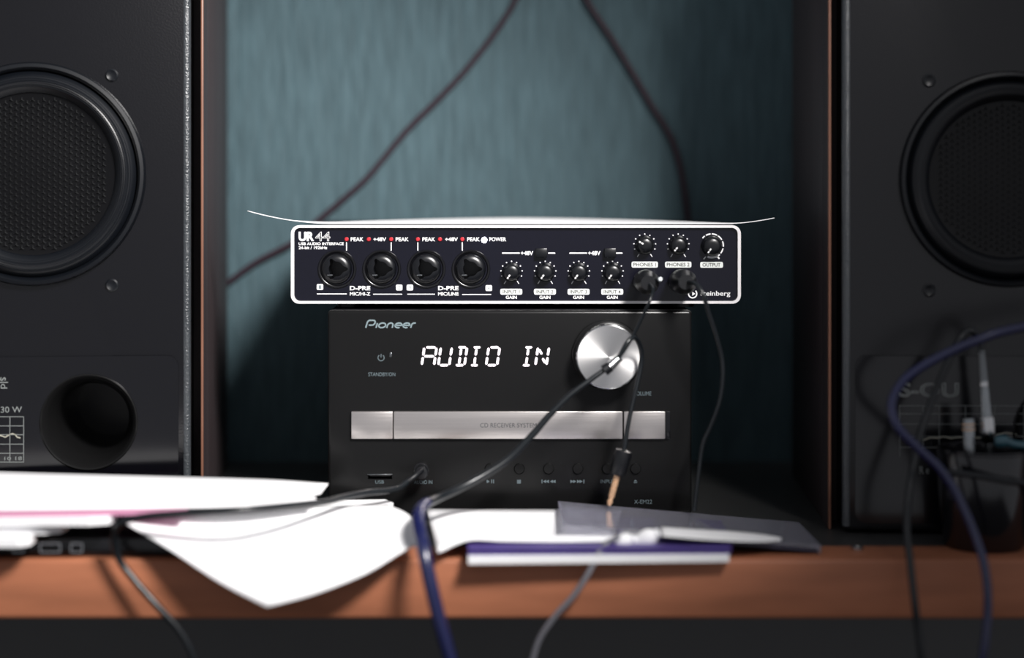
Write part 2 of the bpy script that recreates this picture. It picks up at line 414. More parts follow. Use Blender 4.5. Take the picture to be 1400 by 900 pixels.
# ================================================================ CD RECEIVER
YR = -0.012
ZT = pz(422.4, 0.0)                     # top of the receiver
rc = thing('cd_receiver', 'black compact hi-fi receiver with lit display and silver volume knob', 'receiver', (0, 0.1, 0))
xa, xb = px(448, YR), px(946, YR)
casing = MB().rbox(xa, xb, YR + 0.004, 0.185, 0.004, ZT, 0.002, 2).build('casing', 'black', rc)
fascia = MB().rbox(xa, xb, YR, YR + 0.006, 0.0045, ZT, 0.0018, 3).build('front_panel', 'gloss', rc)
for x in (xa + .03, xb - .03):
    for y in (0.02, 0.155): MB().cyl((x, y, 0), (x, y, 0.0045), 0.010).build('foot', 'rubber', rc)
YT = YR - 0.00015
def rtext(name, s, u0, v0, u1, v1, m, par=rc, y=YT, **k):
    return text_obj(name, s, px(u0, y), px(u1, y), pz(v1, y), pz(v0, y), y, m, par, **k)
# brand mark drawn with strokes
def logo_strokes():
    g = MB(); u0, u1, v0, v1 = 499.5, 570.0, 437.5, 448.5
    def st(pts, w=.00074): g.ribbon([(px(u0 + x + 3.2 * yy / 11 , YT), pz(v1 - yy, YT)) for x, yy in pts], w, YT)
    def arc(cx, cy, rx, ry, a0, a1, n=16): return [(cx + rx * math.cos(math.radians(a0 + (a1 - a0) * k / n)), cy + ry * math.sin(math.radians(a0 + (a1 - a0) * k / n))) for k in range(n + 1)]
    st([(0.5, 0), (0.5, 7)] + arc(3.5, 7, 3, 3.4, 180, 90, 6) + arc(8.0, 7.1, 3.2, 3.3, 90, -90, 12) + [(3.5, 3.8)])
    st([(14.6, 0), (14.6, 6.6)])
    st(arc(22, 3.5, 4.7, 3.2, 0, 360, 24))
    st([(29.3, 0), (29.3, 4)] + arc(33.0, 3.6, 3.6, 3.1, 175, 5, 12) + [(36.7, 0)])
    for cx in (44.3, 55.2): st([(cx - 4.3, 3.5), (cx + 4.3, 3.5)] + arc(cx, 3.5, 4.5, 3.2, 0, 300, 20))
    st([(62, 0), (62, 4)] + arc(65.0, 3.8, 3.0, 2.9, 180, 90, 6) + [(67, 6.7)])
    return g
logo_strokes().build('brand_mark', 'logo', rc, smooth=False)
g = MB()
g.ribbon([(px(521, YT) + .0017 * math.cos(math.radians(a)), pz(489.3, YT) + .0017 * math.sin(math.radians(a))) for a in range(125, 416, 10)], .0004, YT)
g.ribbon([(px(521, YT), pz(484, YT)), (px(521, YT), pz(489, YT))], .0004, YT)
g.build('standby_icon', 'greyprint', rc, smooth=False)
rtext('standby_lettering', 'STANDBY/ON', 503.5, 509.5, 540.5, 514.5, 'greyprint')
rtext('volume_lettering', 'VOLUME', 866, 535.5, 890.5, 541, 'greyprint')
rtext('model_lettering', 'X-EM22', 867, 683.5, 891.5, 689, 'greyprint')
MB().rbox(px(532.6, YR), px(535.8, YR), YR - .0008, YR + .001, pz(488, YR), pz(482, YR), .0003, 2).build('standby_lamp', 'nickel', rc)

# dot display: fourteen segment characters
def display():
    w, h, sl = 18.0, 24.5, 3.6
    def seg(g, a, b_, th):
        (ax, ay), (bx_, by) = a, b_; dx, dy = bx_ - ax, by - ay; Ln = math.hypot(dx, dy); ux, uy = dx / Ln, dy / Ln; nx, ny = -uy * th / 2, ux * th / 2
        ax += ux * .0002; ay += uy * .0002; bx_ -= ux * .0002; by -= uy * .0002; e = th * .5
        pts = [(ax, ay), (ax + ux * e + nx, ay + uy * e + ny), (bx_ - ux * e + nx, by - uy * e + ny), (bx_, by), (bx_ - ux * e - nx, by - uy * e - ny), (ax + ux * e - nx, ay + uy * e - ny)]
        g.prism(pts, YR - .0003, YR + .0003)
    def conv(u0, x, y): return px(u0 + x + sl * y / h, YR), pz(499.5 - y, YR)
    S = {'A': ((2, h), (w - 1, h)), 'D': ((2, 0), (w - 1, 0)), 'F': ((0, h / 2 + .5), (0, h)), 'B': ((w, h / 2 + .5), (w, h)), 'E': ((0, 0), (0, h / 2 - .5)), 'C': ((w, 0), (w, h / 2 - .5)),
         'G': ((1, h / 2), (w - 1, h / 2)), 'I': ((w / 2, h / 2 + .5), (w / 2, h - 1.5)), 'L': ((w / 2, 1.5), (w / 2, h / 2 - .5)), 'H': ((1.5, h - 2), (w / 2 - .5, h / 2 + 2)), 'M': ((w / 2 + .5, h / 2 - 2), (w - 1.5, 2))}
    C = [('A', 576.6, 'AFBGEC', 16.8), ('U', 599.2, 'FBECD', 15), ('D', 621.0, 'ADBCIL', 14), ('I', 642.0, 'ADIL', 12.5), ('O', 664.6, 'AFBECD', 15), ('I', 712.8, 'ADIL', 12.5), ('N', 732.0, 'FBECHM', 15)]
    for ch, u0, segs, cw in C:
        g = MB(); k = cw / w
        for s_ in segs:
            a, b_ = S[s_]
            if ch == 'D' and s_ in 'IL': a = (w * .45, a[1]); b_ = (w * .45, b_[1])
            seg(g, conv(u0, a[0] * k, a[1]), conv(u0, b_[0] * k, b_[1]), 0.00118)
        g.build('display_character', 'seg', rc, smooth=False)
display()
# silver strip: disc tray cover between two end pieces
YS = YR - 0.0022
for nm, u0, u1 in (('strip_end', 480.3, 537.0), ('tray_cover', 538.4, 851.2), ('strip_end', 853.2, 909.5)):
    st_ = MB().rbox(px(u0, YS), px(u1, YS), YS, YR + .001, pz(600.3, YS), pz(563.0, YS), .00035, 2).build(nm, 'alu', rc)
    if nm == 'tray_cover': rtext('tray_lettering', 'CD RECEIVER SYSTEM', 656.5, 578.7, 733.5, 584.7, 'stripink', st_, y=YS - .00015)
MB().rbox(px(910.2, YS), px(916.5, YS), YS + .0006, YR + .001, pz(600.3, YS), pz(563.0, YS), .0003, 2).build('strip_cap', 'plate', rc)
# volume knob
kx, kz = px(831.5, YR - .01), pz(487.5, YR - .01)
MB().lathe([(0.0196, -0.001), (0.0196, 0.0015), (0.0190, 0.0022), (0.0180, 0.0024)], (kx, YR, kz), n=72).build('knob_collar', 'gloss', rc)
kn = MB().lathe([(0.0180, 0.0), (0.0183, 0.0020), (0.0180, 0.0125), (0.0174, 0.0138), (0.0171, 0.0139), (0.0171, 0.0135), (0.0168, 0.0135)], (kx, YR, kz), n=96).build('volume_knob', 'chrome', rc)
kf = MB().lathe([(0.0169, 0.0135), (0.008, 0.0136), (0.0008, 0.0137), (0, 0.0137)], (0, 0, 0), n=96).build('knob_face', 'spun', kn, local=True)
kf.location = Vector((kx, YR, kz))- Vector(rc.location) - Vector(kn.location)
# buttons
for u in (670, 710, 750, 790, 830, 869):
    MB().lathe([(0.0030, -0.0005), (0.0030, 0.0006), (0.0026, 0.0012), (0, 0.0013)], (px(u, YR), YR, pz(641, YR)), n=24).build('button', 'gloss', rc)
def icon(name, u, v, tri):              # tri: list of (kind, x)
    g = MB(); s_ = 2.6
    for k, x in tri:
        c_ = u + x
        if k == '>': pts = [(c_ - s_, v - s_ * .9), (c_ + s_ * .6, v), (c_ - s_, v + s_ * .9)]
        elif k == '<': pts = [(c_ + s_, v - s_ * .9), (c_ - s_ * .6, v), (c_ + s_, v + s_ * .9)]
        elif k == '|': pts = [(c_ - .6, v - s_), (c_ + .6, v - s_), (c_ + .6, v + s_), (c_ - .6, v + s_)]
        elif k == '#': pts = [(c_ - s_, v - s_), (c_ + s_, v - s_), (c_ + s_, v + s_), (c_ - s_, v + s_)]
        elif k == '^': pts = [(c_ - s_, v), (c_, v - s_), (c_ + s_, v)]
        elif k == '_': pts = [(c_ - s_, v + 1), (c_ + s_, v + 1), (c_ + s_, v + 2.2), (c_ - s_, v + 2.2)]
        g.add([(px(a, YT), YT, pz(b_, YT)) for a, b_ in pts], [tuple(range(len(pts)))])
    g.build(name, 'greyprint', rc, smooth=False)
icon('play_icon', 670, 658.5, [('>', -2), ('|', 2.3), ('|', 4.8)])
icon('stop_icon', 709.5, 658.8, [('#', 0)])
icon('back_icon', 749.5, 658.5, [('|', -8.5), ('<', -5.5), ('<', -1.5), ('<', 4), ('<', 7.5)])
icon('forward_icon', 790, 658.5, [('>', -7.5), ('>', -3.8), ('>', 1.5), ('>', 5), ('|', 8.3)])
icon('eject_icon', 868.8, 658.5, [('^', 0), ('_', 0)])
rtext('input_lettering', 'INPUT', 821, 656, 841, 661, 'greyprint')
for o_ in (fascia, casing): cut(o_, MB().box(px(503, YR), px(536, YR), YR - .005, YR + .013, pz(655.5, YR), pz(649.3, YR)))
MB().box(px(505, YR), px(534, YR), YR + .002, YR + .0135, pz(652, YR), pz(650.2, YR)).build('usb_slot', 'black', rc, smooth=False)
MB().rbox(px(502, YR), px(537, YR), YR - .0009, YR + .001, pz(649.5, YR), pz(648, YR), .0002, 1).build('slot_rim', 'nickel', rc)
rtext('usb_lettering', 'USB', 513, 657, 525, 661.5, 'greyprint')
rtext('audio_in_lettering', 'AUDIO IN', 566, 657, 591, 662, 'greyprint')
MB().lathe([(0.0042, -.0005), (0.0042, .0006), (0.0026, .0010), (0.0020, .0002), (0, .0002)], (px(576, YR), YR, pz(643, YR)), n=28).build('audio_socket', 'black', rc)

# ================================================================ AUDIO INTERFACE
ZB = pz(415.0, 0); ZU = pz(308.0, 0)
ui = thing('audio_interface', 'black rack audio interface with white framed front and four round sockets', 'audio interface', (0, 0.08, ZT))
xl, xr_ = px(398.3, 0), px(1012.3, 0)
rr_ = 0.0046
housing = MB().prism(rrect(xl + .0006, xr_ - .0006, ZB + .0006, ZU - .0004, rr_), 0.0005, 0.155).build('housing', 'black', ui)
MB().ring(rrect(xl, xr_, ZB, ZU, rr_), rrect(xl + .0017, xr_ - .0017, ZB + .0014, ZU - .0014, rr_ - .0012), -0.0020, 0.004).build('front_frame', 'bezel', ui)
face = MB().prism(rrect(xl + .0016, xr_ - .0016, ZB + .0013, ZU - .0013, rr_ - .0012), 0.0, 0.002).build('front_panel', 'panel', ui)
for x in (xl + .03, xr_ - .03):
    for y in (0.02, 0.135): MB().cyl((x, y, ZT), (x, y, ZB + .001), 0.006).build('foot', 'rubber', ui)
YU = -0.00018
def ut(name, s, u0, v0, u1, v1, m='print', par=ui, y=YU, **k):
    return text_obj(name, s, px(u0, y), px(u1, y), pz(v1, y), pz(v0, y), y, m, par, **k)
def ul(name, pts, w, m='print', par=ui):
    return MB().ribbon([(px(u, YU), pz(v, YU)) for u, v in pts], w, YU).build(name, m, par, smooth=False)
ut('model_lettering', 'UR', 408.3, 317, 429.5, 330, bold=0.045)
ut('model_number', '44', 431, 317, 451.5, 330, outline=0.020)
ut('small_lettering', 'USB AUDIO INTERFACE', 408.3, 331.5, 470, 335.3, bold=0.02)
ut('small_lettering', '24-bit / 192kHz', 408.3, 336.8, 447.5, 341, bold=0.02)
for u in (473.8, 504.2, 534.8, 571.3, 601.5, 632.0):
    MB().lathe([(0.00125, -.0003), (0.00125, .0005), (0.0009, .0010), (0, .0012)], (px(u, 0), 0, pz(327.3, 0)), n=18).build('red_led', 'red', ui)
MB().lathe([(0.0016, -.0003), (0.0016, .0006), (0.0011, .0013), (0, .0016)], (px(662.0, 0), 0, pz(328.3, 0)), n=20).build('power_led', 'ledw', ui)
for u0, u1, s in ((479.5, 497.0, 'PEAK'), (510.5, 528.0, '+48V'), (541.0, 558.8, 'PEAK'), (577.5, 595.0, 'PEAK'), (608.5, 626.0, '+48V'), (638.7, 656.0, 'PEAK'), (669.0, 692.0, 'POWER')):
    ut('indicator_lettering', s, u0, 324.6, u1, 330.0, bold=0.018)
for u in (473.8, 534.8, 571.3, 632.0): ul('guide_line', [(u, 331.5), (u, 342.8)], .00055)
# combination sockets
for u in (461.0, 522.0, 583.0, 644.0):
    c = (px(u, 0), 0.0, pz(368.0, 0))
    so = MB().lathe([(0.0108, -.0005), (0.0108, .0006), (0.0105, .0010), (0.0098, .0010), (0.0092, .0006), (0.0090, .0001)], c, n=48).build('combo_socket', 'black', ui)
    c2 = (px(u - 0.5, 0), 0.0, pz(367.5, 0))
    barrel = MB().lathe([(0, -.0140), (0.0086, -.0140), (0.0086, .0), (0.0085, .0010), (0.0080, .0022), (0.0070, .0031), (0.0056, .0036), (0.0042, .0037), (0, .0037)], c2, n=44).build('socket_barrel', 'knobk', so)
    g = MB(); pts = []
    for k in range(48):
        a = 2 * PI * k / 48
        rr = .0042 + .0024 * max(0.0, math.cos(3 * a)) ** 3
        pts.append((c2[0] + rr * math.cos(a), c2[2] + rr * math.sin(a)))
    cut(barrel, g.prism(pts, -.0060, .0120))
    for o_ in (face, housing): cut(o_, MB().cyl((c2[0], -.004, c2[2]), (c2[0], .0145, c2[2]), .00862, n=44))
    q = Vector(c2) + Vector((-.0034, -.0040, -.0034))
    MB().rbox(q.x - .0016, q.x + .0016, q.y - .0005, q.y + .001, q.z - .0004, q.z + .0004, .0002, 1).build('release_latch', 'nickel', so).rotation_euler = (0, 0, 0)
for u, v, s in ((437.5, 392.5, '1'), (545.8, 393.3, '2'), (560.4, 393.3, '3'), (668.3, 394.0, '4')):
    bx_ = MB().prism(rrect(px(u - 4.4, 0), px(u + 4.4, 0), pz(v + 4, 0), pz(v - 4, 0), .0007, 4), YU, 0).build('number_box', 'print', ui, smooth=False)
    ut('number_lettering', s, u - 1.4, v - 2.4, u + 1.4, v + 2.4, 'greyprint', bx_, y=YU - .00012)
for c_, s2 in ((492.3, 'MIC/HI-Z'), (613.0, 'MIC/LINE')):
    ut('preamp_mark', 'D-PRE', c_ - 14, 391.2, c_ + 14, 397.0, bold=0.03)
    ut('socket_lettering', s2, c_ - 14, 399.5, c_ + 14, 404.3, bold=0.02)
for a, b_, v in ((433.2, 474.2, 402.0), (510.2, 549.8, 402.4), (557, 594.6, 402.4), (631.8, 671.6, 402.8)): ul('guide_line', [(a, v), (b_, v)], .00045)
# phantom switches
for a, b_, c_, d_, e_, f_, g_, on in ((686.5, 710.5, 712.0, 729.0, 732.5, 748.0, (749.5, 759.0), 1), (778.5, 802.5, 804.0, 821.0, 826.0, 842.0, (841.5, 851), 0)):
    ul('guide_line', [(a, 346.2), (b_, 346.2)], .00065)
    ut('phantom_lettering', '+48V', c_, 343.2, d_, 349.2, bold=0.02)
    sw = MB().rbox(px(e_, 0), px(f_, 0), -.0034, .001, pz(352.0, 0), pz(339.5, 0), .0004, 2).build('phantom_switch', 'knobk', ui)
    ul('guide_line', [(g_[0], 346.2), (g_[1], 346.2)], .00065)
# knobs
def knob(u, v, r, pointer, name):
    c = (px(u, 0), 0, pz(v, 0))
    k = MB().lathe([(r * 1.02, -.0003), (r * 1.02, .0018), (r * .96, .0022), (r * .92, .0040), (r * .87, .0054), (r * .76, .0064), (r * .60, .0069), (r * .3, .0071), (0, .0071)], c, n=40).build(name, 'knobk', ui)
    a = math.radians(pointer); d = Vector((math.cos(a), 0, math.sin(a))); n_ = Vector((-d.z, 0, d.x)) * .00042
    c = Vector(c)
    p0 = c + d * r * .30 + Vector((0, -.0072, 0)); p1 = c + d * r * .80 + Vector((0, -.00665, 0))
    b0 = Vector((0, .0012, 0))
    MB().add([p0 + n_, p0 - n_, p1 - n_, p1 + n_, p0 + n_ + b0, p0 - n_ + b0, p1 - n_ + b0, p1 + n_ + b0],
             [(0, 1, 2, 3), (4, 7, 6, 5), (0, 4, 5, 1), (1, 5, 6, 2), (2, 6, 7, 3), (3, 7, 4, 0)]).build('pointer', 'print', k, smooth=False)
    return k
def ticks(u, v, R, par=ui):
    g = MB()
    for k in range(9):
        a = math.radians(202 - k * 28)
        x, z = px(u, 0) + R * math.cos(a), pz(v, 0) + R * math.sin(a)
        g.prism([(x + .00040 * math.cos(t * PI / 3), z + .00040 * math.sin(t * PI / 3)) for t in range(6)], YU, 0)
    for a0 in (238, 302):
        a = math.radians(a0); ca, sa = math.cos(a), math.sin(a)
        g.ribbon([(px(u, 0) + R * .98 * ca, pz(v, 0) + R * .98 * sa), (px(u, 0) + R * 1.3 * ca, pz(v, 0) + R * 1.3 * sa)], .0004, YU)
    g.build('scale_dots', 'print', par, smooth=False)
for i in range(4):
    u = 699.0 + 46.0 * i
    knob(u + .4, 372.0, .0052, 235, 'gain_knob'); ticks(u + .4, 372.0, .0060)
    lb = MB().prism(rrect(px(u - 15, 0), px(u + 15, 0), pz(403, 0), pz(395.0, 0), .0009, 4), YU, 0).build('gain_label', 'label', ui, smooth=False)
    ut('label_lettering', 'INPUT %d' % (i + 1), u - 11.5, 396.7, u + 11.5, 401.5, 'darkprint', lb, y=YU - .00012, bold=0.012)
    ut('gain_lettering', 'GAIN', u - 7.5, 404.5, u + 7.5, 408.8, bold=0.02)
for u, s in ((881.5, 'PHONES 1'), (927.2, 'PHONES 2')):
    knob(u, 335.0, .0052, 150 if s[-1] == '1' else 230, 'phones_knob'); ticks(u, 335.0, .0061)
    lb = MB().prism(rrect(px(u - 18, 0), px(u + 18, 0), pz(366, 0), pz(357.8, 0), .0009, 4), YU, 0).build('phones_label', 'label', ui, smooth=False)
    ut('label_lettering', s, u - 15.5, 359.4, u + 15.5, 364.4, 'darkprint', lb, y=YU - .00012, bold=0.012)
knob(972.8, 336.0, .0058, 235, 'output_knob')
g = MB()
for a0, a1 in ((125, 142), (95, 120), (62, 90), (30, 57), (-5, 22), (-40, -12), (-110, -45)):
    g.ribbon([(px(972.8, 0) + .0066 * math.cos(math.radians(a)), pz(336.0, 0) + .0066 * math.sin(math.radians(a))) for a in range(a0, a1 + 1, 3)], .0007 if a0 > -60 else .0011, YU)
g.ribbon([(px(980, YU), pz(350.0, YU)), (px(983.5, YU), pz(354, YU))], .0008, YU)
g.ribbon([(px(965, YU), pz(351.0, YU)), (px(962.0, YU), pz(354.5, YU))], .0006, YU)
g.build('output_scale', 'print', ui, smooth=False)
lb = MB().prism(rrect(px(957.3, 0), px(988.5, 0), pz(366.3, 0), pz(358.2, 0), .0009, 4), YU, 0).build('output_label', 'label', ui, smooth=False)
ut('label_lettering', 'OUTPUT', 960.5, 359.8, 985, 364.6, 'darkprint', lb, y=YU - .00012, bold=0.012)
# maker's mark
g = MB(); cx, cz = px(947.0, YU), pz(401.8, YU)
g.ribbon([(cx + .0023 * math.cos(math.radians(a)), cz + .0023 * math.sin(math.radians(a))) for a in range(125, 411, 8)], .0007, YU)
g.add([(cx - .0002, YU, cz + .0011), (cx + .0015, YU, cz), (cx - .0002, YU, cz - .0011)], [(0, 1, 2)])
g.build('maker_emblem', 'print', ui, smooth=False)
ut('maker_lettering', 'steinberg', 957.5, 398.0, 998.5, 406.5, bold=0.012)
for u in (882.0, 930.5):
    MB().lathe([(0.0068, -.0005), (0.0068, .0012), (0.0060, .0018), (0.0040, .0016), (0.0036, .0004), (0, .0003)], (px(u, 0), 0, pz(384.5, 0)), n=32).build('phones_socket', 'black', ui)

# ================================================================ SHEET ON TOP OF THE INTERFACE
def sheet(name, rows, m, label, cat, group=None, th=0.0003, sub=1):
    mb = MB(); mb.grid(rows); o = mb.build(name, m)
    s_ = o.modifiers.new('thickness', 'SOLIDIFY'); s_.thickness = th; s_.offset = 1
    return tag(o, label, cat, group)
rows = []
for j in range(9):
    row = []
    for i in range(71):
        u = 345 + (1052 - 345) * i / 70; x = px(u, 0.03)
        z = ZU + .0004
        if u < 460: z += 0.0072 * ((460 - u) / 115.0) ** 1.9
        if u > 990: z += 0.0032 * ((u - 990) / 62.0) ** 1.7
        t = (u - 705) / 300.0
        dep = 0.004 + 0.120 * max(0.0, math.cos(min(1, abs(t)) * PI / 2)) ** 0.9
        row.append(Vector((x, 0.010 + dep * j / 8, z + .0010 * max(0, 1 - abs(t)) * j / 8)))
    rows.append(row)
sheet('paper_sheet', rows, 'paper', 'thin white sheet with curled ends lying on the audio interface', 'paper', th=0.0004)

# ================================================================ CABLES
def cable(pts, r, m, name, label, group=None, n=10, parent=None, pn='sheath', catg='cable'):
    q = cat_rom(pts, 10)
    o = MB().tube(q, r, n).build(name if not parent else pn, m, parent)
    if not parent: tag(o, label, catg, group)
    return o
yw = YW - 0.004
cable([P(730, -60, yw), P(707, -4, yw), P(680, 40, yw), P(640, 92, yw), P(600, 135, yw), P(555, 180, yw), P(505, 240, yw), P(470, 272, yw), P(430, 306, yw), P(402, 331, yw), P(350, 359, yw), P(308, 389, yw), P(260, 420, yw)],
      0.0019, 'cabw', 'wall_cable', 'thin dark cable slanting down the wall towards the speaker with the lit edge')
cable([P(775, -60, yw), P(802, 0, yw), P(828, 40, yw), P(850, 75, yw), P(872, 112, yw), P(893, 148, yw), P(915, 184, yw), P(928, 220, yw), P(936, 262, yw), P(941, 310, yw), P(941, 360, yw)],
      0.0019, 'cabw', 'wall_cable', 'thin dark cable curving down the wall behind the output knob')

# headphone plug 1 and its cable, hooked in front of the volume knob, running to the desk edge
def plug(root, p0, p1, r):
    p0 = Vector(p0); p1 = Vector(p1); d = (p1 - p0)
    L_ = d.length
    MB().lathe([(0, 0), (r * .6, 0), (r * .6, .003), (r, .0035), (r, L_ * .72), (r * .92, L_ * .8), (r * .6, L_), (0, L_)], p0, d, 28).build('plug_body', 'rubber', root)
h1 = thing('headphone_cable', 'dark cable from the first phones socket crossing the volume knob to the desk edge', 'cable', P(884, 386, -.002))
plug(h1, P(882, 384.5, -.0018), P(886, 387, -.030), .0066)
MB().lathe([(0.0012, 0), (0.0017, .001), (0.0017, .0035), (.0011, .0042), (0, .0042)], P(900, 384, -.026), (0.25, -1, .3), 20).build('plug_metal_glint', 'nickel', h1)  # small nickel piece placed where the plug's metal glints
a_pts = [P(887, 388, -.028), P(893, 396, -.038), P(888, 412, -.044), P(879, 432, -.042), P(866, 458, -.040), P(854, 478, -.040), P(844, 491, -.042),
         P(830, 503, -.044), P(808, 519, -.046), P(780, 540, -.048), P(752, 567, -.050), P(725, 598, -.052), P(690, 632, -.055), P(640, 662, -.062), P(600, 681, -.075), P(578, 692, -.095),
         P(572, 712, -.115), P(579, 750, -.132), P(588, 795, -.138), P(600, 845, -.140), P(615, 900, -.140), P(630, 960, -.138)]
q = cat_rom(a_pts, 8)
rad = [0.00095 + 0.0012 * max(0, min(1, (i - 40) / 60.0)) + 0.0013 * max(0, min(1, (i - 112) / 14.0)) for i in range(len(q))]
MB().tube(q[:118], rad[:118], 10).build('sheath', 'cabk', h1)
MB().tube(q[117:], rad[117:], 12).build('thick_sheath', 'cabb', h1)['label'] = 'thick blue-black lower run of the cable'
kn_ = MB().cyl(P(833, 502, -.0445), P(847, 489, -.0425), .0026, .0022, 16); kn_.build('metal_clip', 'chrome', h1)
MB().cyl(P(826, 507, -.0448), P(834, 501, -.0445), .0031, .0029, 16).build('clip_end', 'rubber', h1)

h2 = thing('headphone_cable', 'dark cable hanging in a bow from the second phones socket', 'cable', P(931, 386, -.002))
plug(h2, P(930.5, 384.5, -.0018), P(938, 386, -.034), .0068)
cable([P(938, 386, -.030), P(950, 388, -.042), P(961, 402, -.047), P(968, 425, -.046), P(978, 455, -.044), P(987, 490, -.042), P(988, 520, -.042), P(983, 552, -.042), P(972, 582, -.041), P(961, 608, -.040), P(956, 640, -.040), P(952, 672, -.041), P(949, 699, -.042)],
      0.0012, 'cabk', '', '', parent=h2)

g1 = thing('jack_cable', 'short cable ending in a gold tipped jack plug over the receiver', 'cable', P(833, 690, -.036))
cable([P(846, 489, -.0445), P(858, 468, -.044), P(868, 462, -.040), P(876, 476, -.034), P(877, 496, -.032), P(870, 530, -.034), P(863, 560, -.036), P(858, 585, -.038), P(853, 618, -.040)], 0.00125, 'cabk', '', '', parent=g1)
MB().lathe([(0, 0), (.0022, 0), (.0044, .0006), (.0048, .003), (.0046, .0125), (.0036, .0142), (0, .0142)], P(853.5, 615, -.040), P(843, 652, -.040) - P(853.5, 615, -.040), 24).build('plug_body', 'rubber', g1)
gp = P(844, 650, -.040); gd = P(832.5, 691, -.040) - gp
MB().lathe([(0, 0), (.0018, 0), (.0018, .0030), (.0014, .0032), (.0018, .0036), (.0018, .0064), (.0014, .0066), (.0018, .0070), (.0018, .0118), (.0012, .0132), (.0017, .0148), (.0010, gd.length), (0, gd.length + .0003)], gp, gd, 20).build('gold_tip', 'gold', g1)

ac = thing('aux_cable', 'dark glossy cable with elbow plug in the audio in socket trailing along the papers', 'cable', P(576, 643, -.014))
MB().lathe([(0, 0), (.0030, 0), (.0033, .001), (.0038, .010), (.0034, .0135), (0, .0142)], P(577, 642.5, YR - .0005), (0.02, -1, 0.02), 24).build('plug_body', 'rubber', ac)
MB().tube(cat_rom([P(579, 641, -.024), P(570, 649, -.029), P(561, 656, -.032), P(552, 662, -.035)], 6), .0016, 12).build('strain_relief', 'rubber', ac)
cable([P(556, 659.5, -.0335), P(546, 667, -.038), P(528, 671, -.045), P(500, 674, -.055), P(470, 680, -.068), P(440, 687, -.085), P(390, 692, -.110), P(330, 697, -.124), P(250, 702, -.127), P(195, 707, -.127), P(165, 716, -.126), P(156, 735, -.122), P(163, 765, -.119), P(185, 795, -.120), P(212, 826, -.122), P(245, 862, -.122), P(265, 900, -.122), P(275, 950, -.12)],
      0.0018, 'cabk', '', '', parent=ac)

# ================================================================ PAPERS AND SMALL THINGS ON THE DESK
def slab_px(name, pts, z0, z1, m, label, cat, group=None, ztop=True):
    q = [onz(u, v, z1) for u, v in pts]
    o = MB().slab([(p.x, p.y) for p in q], z0, z1).build(name, m, smooth=False)
    return tag(o, label, cat, group)
hub = thing('usb_hub', 'flat black hub with metal sockets under the paper stack', 'hub', (onz(150, 745, 0).x, -.07, 0))
q0, q1 = px(-30, -.1), px(262, -.1)
MB().rbox(q0, q1, -.104, -.02, 0, .0095, .0012, 2).build('casing', 'black', hub)
for u0, u1, m_ in ((18, 34, 'nickel'), (55, 84, 'chrome'), (97, 114, 'chrome')):
    s_ = MB().ring(rrect(px(u0, -.105), px(u1, -.105), .0024, .0074, .0006, 3), rrect(px(u0, -.105) + .0006, px(u1, -.105) - .0006, .0030, .0068, .0003, 3), -.1062, -.1035).build('metal_socket', m_, hub)
slab_px('booklet', [(-140, 700), (34, 700), (46, 718), (50, 728), (42, 734), (24, 736.5), (-140, 737)], .0096, .0140, 'paper', 'short white booklet at the bottom of the paper stack, on the hub', 'booklet', 'papers piled on the desk')
slab_px('booklet', [(-140, 690), (70, 690), (88, 704), (94, 711), (84, 716), (60, 718), (-140, 718.5)], .0141, .0188, 'paper', 'white booklet second from the bottom of the paper stack', 'booklet', 'papers piled on the desk')
slab_px('booklet', [(-140, 680), (120, 680), (146, 690), (160, 700), (150, 706.0), (120, 708), (-140, 708.5)], .0189, .0230, 'paper', 'white booklet directly under the pink folder', 'booklet', 'papers piled on the desk')
slab_px('folder', [(-140, 664), (230, 664), (258, 690), (256, 699.5), (120, 703), (-140, 706.0)], .0231, .0241, 'pink', 'thin pink folder under the topmost white papers', 'folder')
# topmost loose sheets
def sheet_poly(name, left, right, m, label, cat, group=None, n=24, k=6, th=0.0008, wave=0.0):
    """ruled sheet between a back edge and a front edge (lists of points)"""
    A = cat_rom(left, 6); B = cat_rom(right, 6); N = n
    def samp(c, t):
        f = t * (len(c) - 1); i = min(int(f), len(c) - 2); return c[i].lerp(c[i + 1], f - i)
    rows = [[samp(A, i / N).lerp(samp(B, i / N), j / k) + Vector((0, 0, wave * math.sin(PI * j / k) * math.sin(3.3 * i / N + 1))) for i in range(N + 1)] for j in range(k + 1)]
    return sheet(name, rows, m, label, cat, group, th)
zt = .0250
sheet_poly('paper_sheet', [onz(-140, 641, .030), onz(0, 645.5, .030), onz(200, 651, .0295), onz(360, 656, .029), onz(449, 662.5, .028)],
           [onz(-140, 688, zt + .001), onz(0, 689, zt + .001), onz(200, 690, zt + .0008), onz(340, 689, zt), onz(438, 676, zt + .001)], 'paper', 'large white sheet on top of the paper stack', 'paper', 'papers piled on the desk', th=.0006)
sheet_poly('paper_sheet', [onz(-140, 668, .0252), onz(0, 668, .0252), onz(200, 670, .0250), onz(360, 672, .0248), onz(430, 676, .0245)],
           [onz(-140, 699.0, .0245), onz(0, 698.8, .0245), onz(200, 696, .0245), onz(330, 693, .0243), onz(432, 684, .0240)], 'paper', 'white sheet lying between the pink folder and the topmost sheet', 'paper', 'papers piled on the desk', th=.0006)
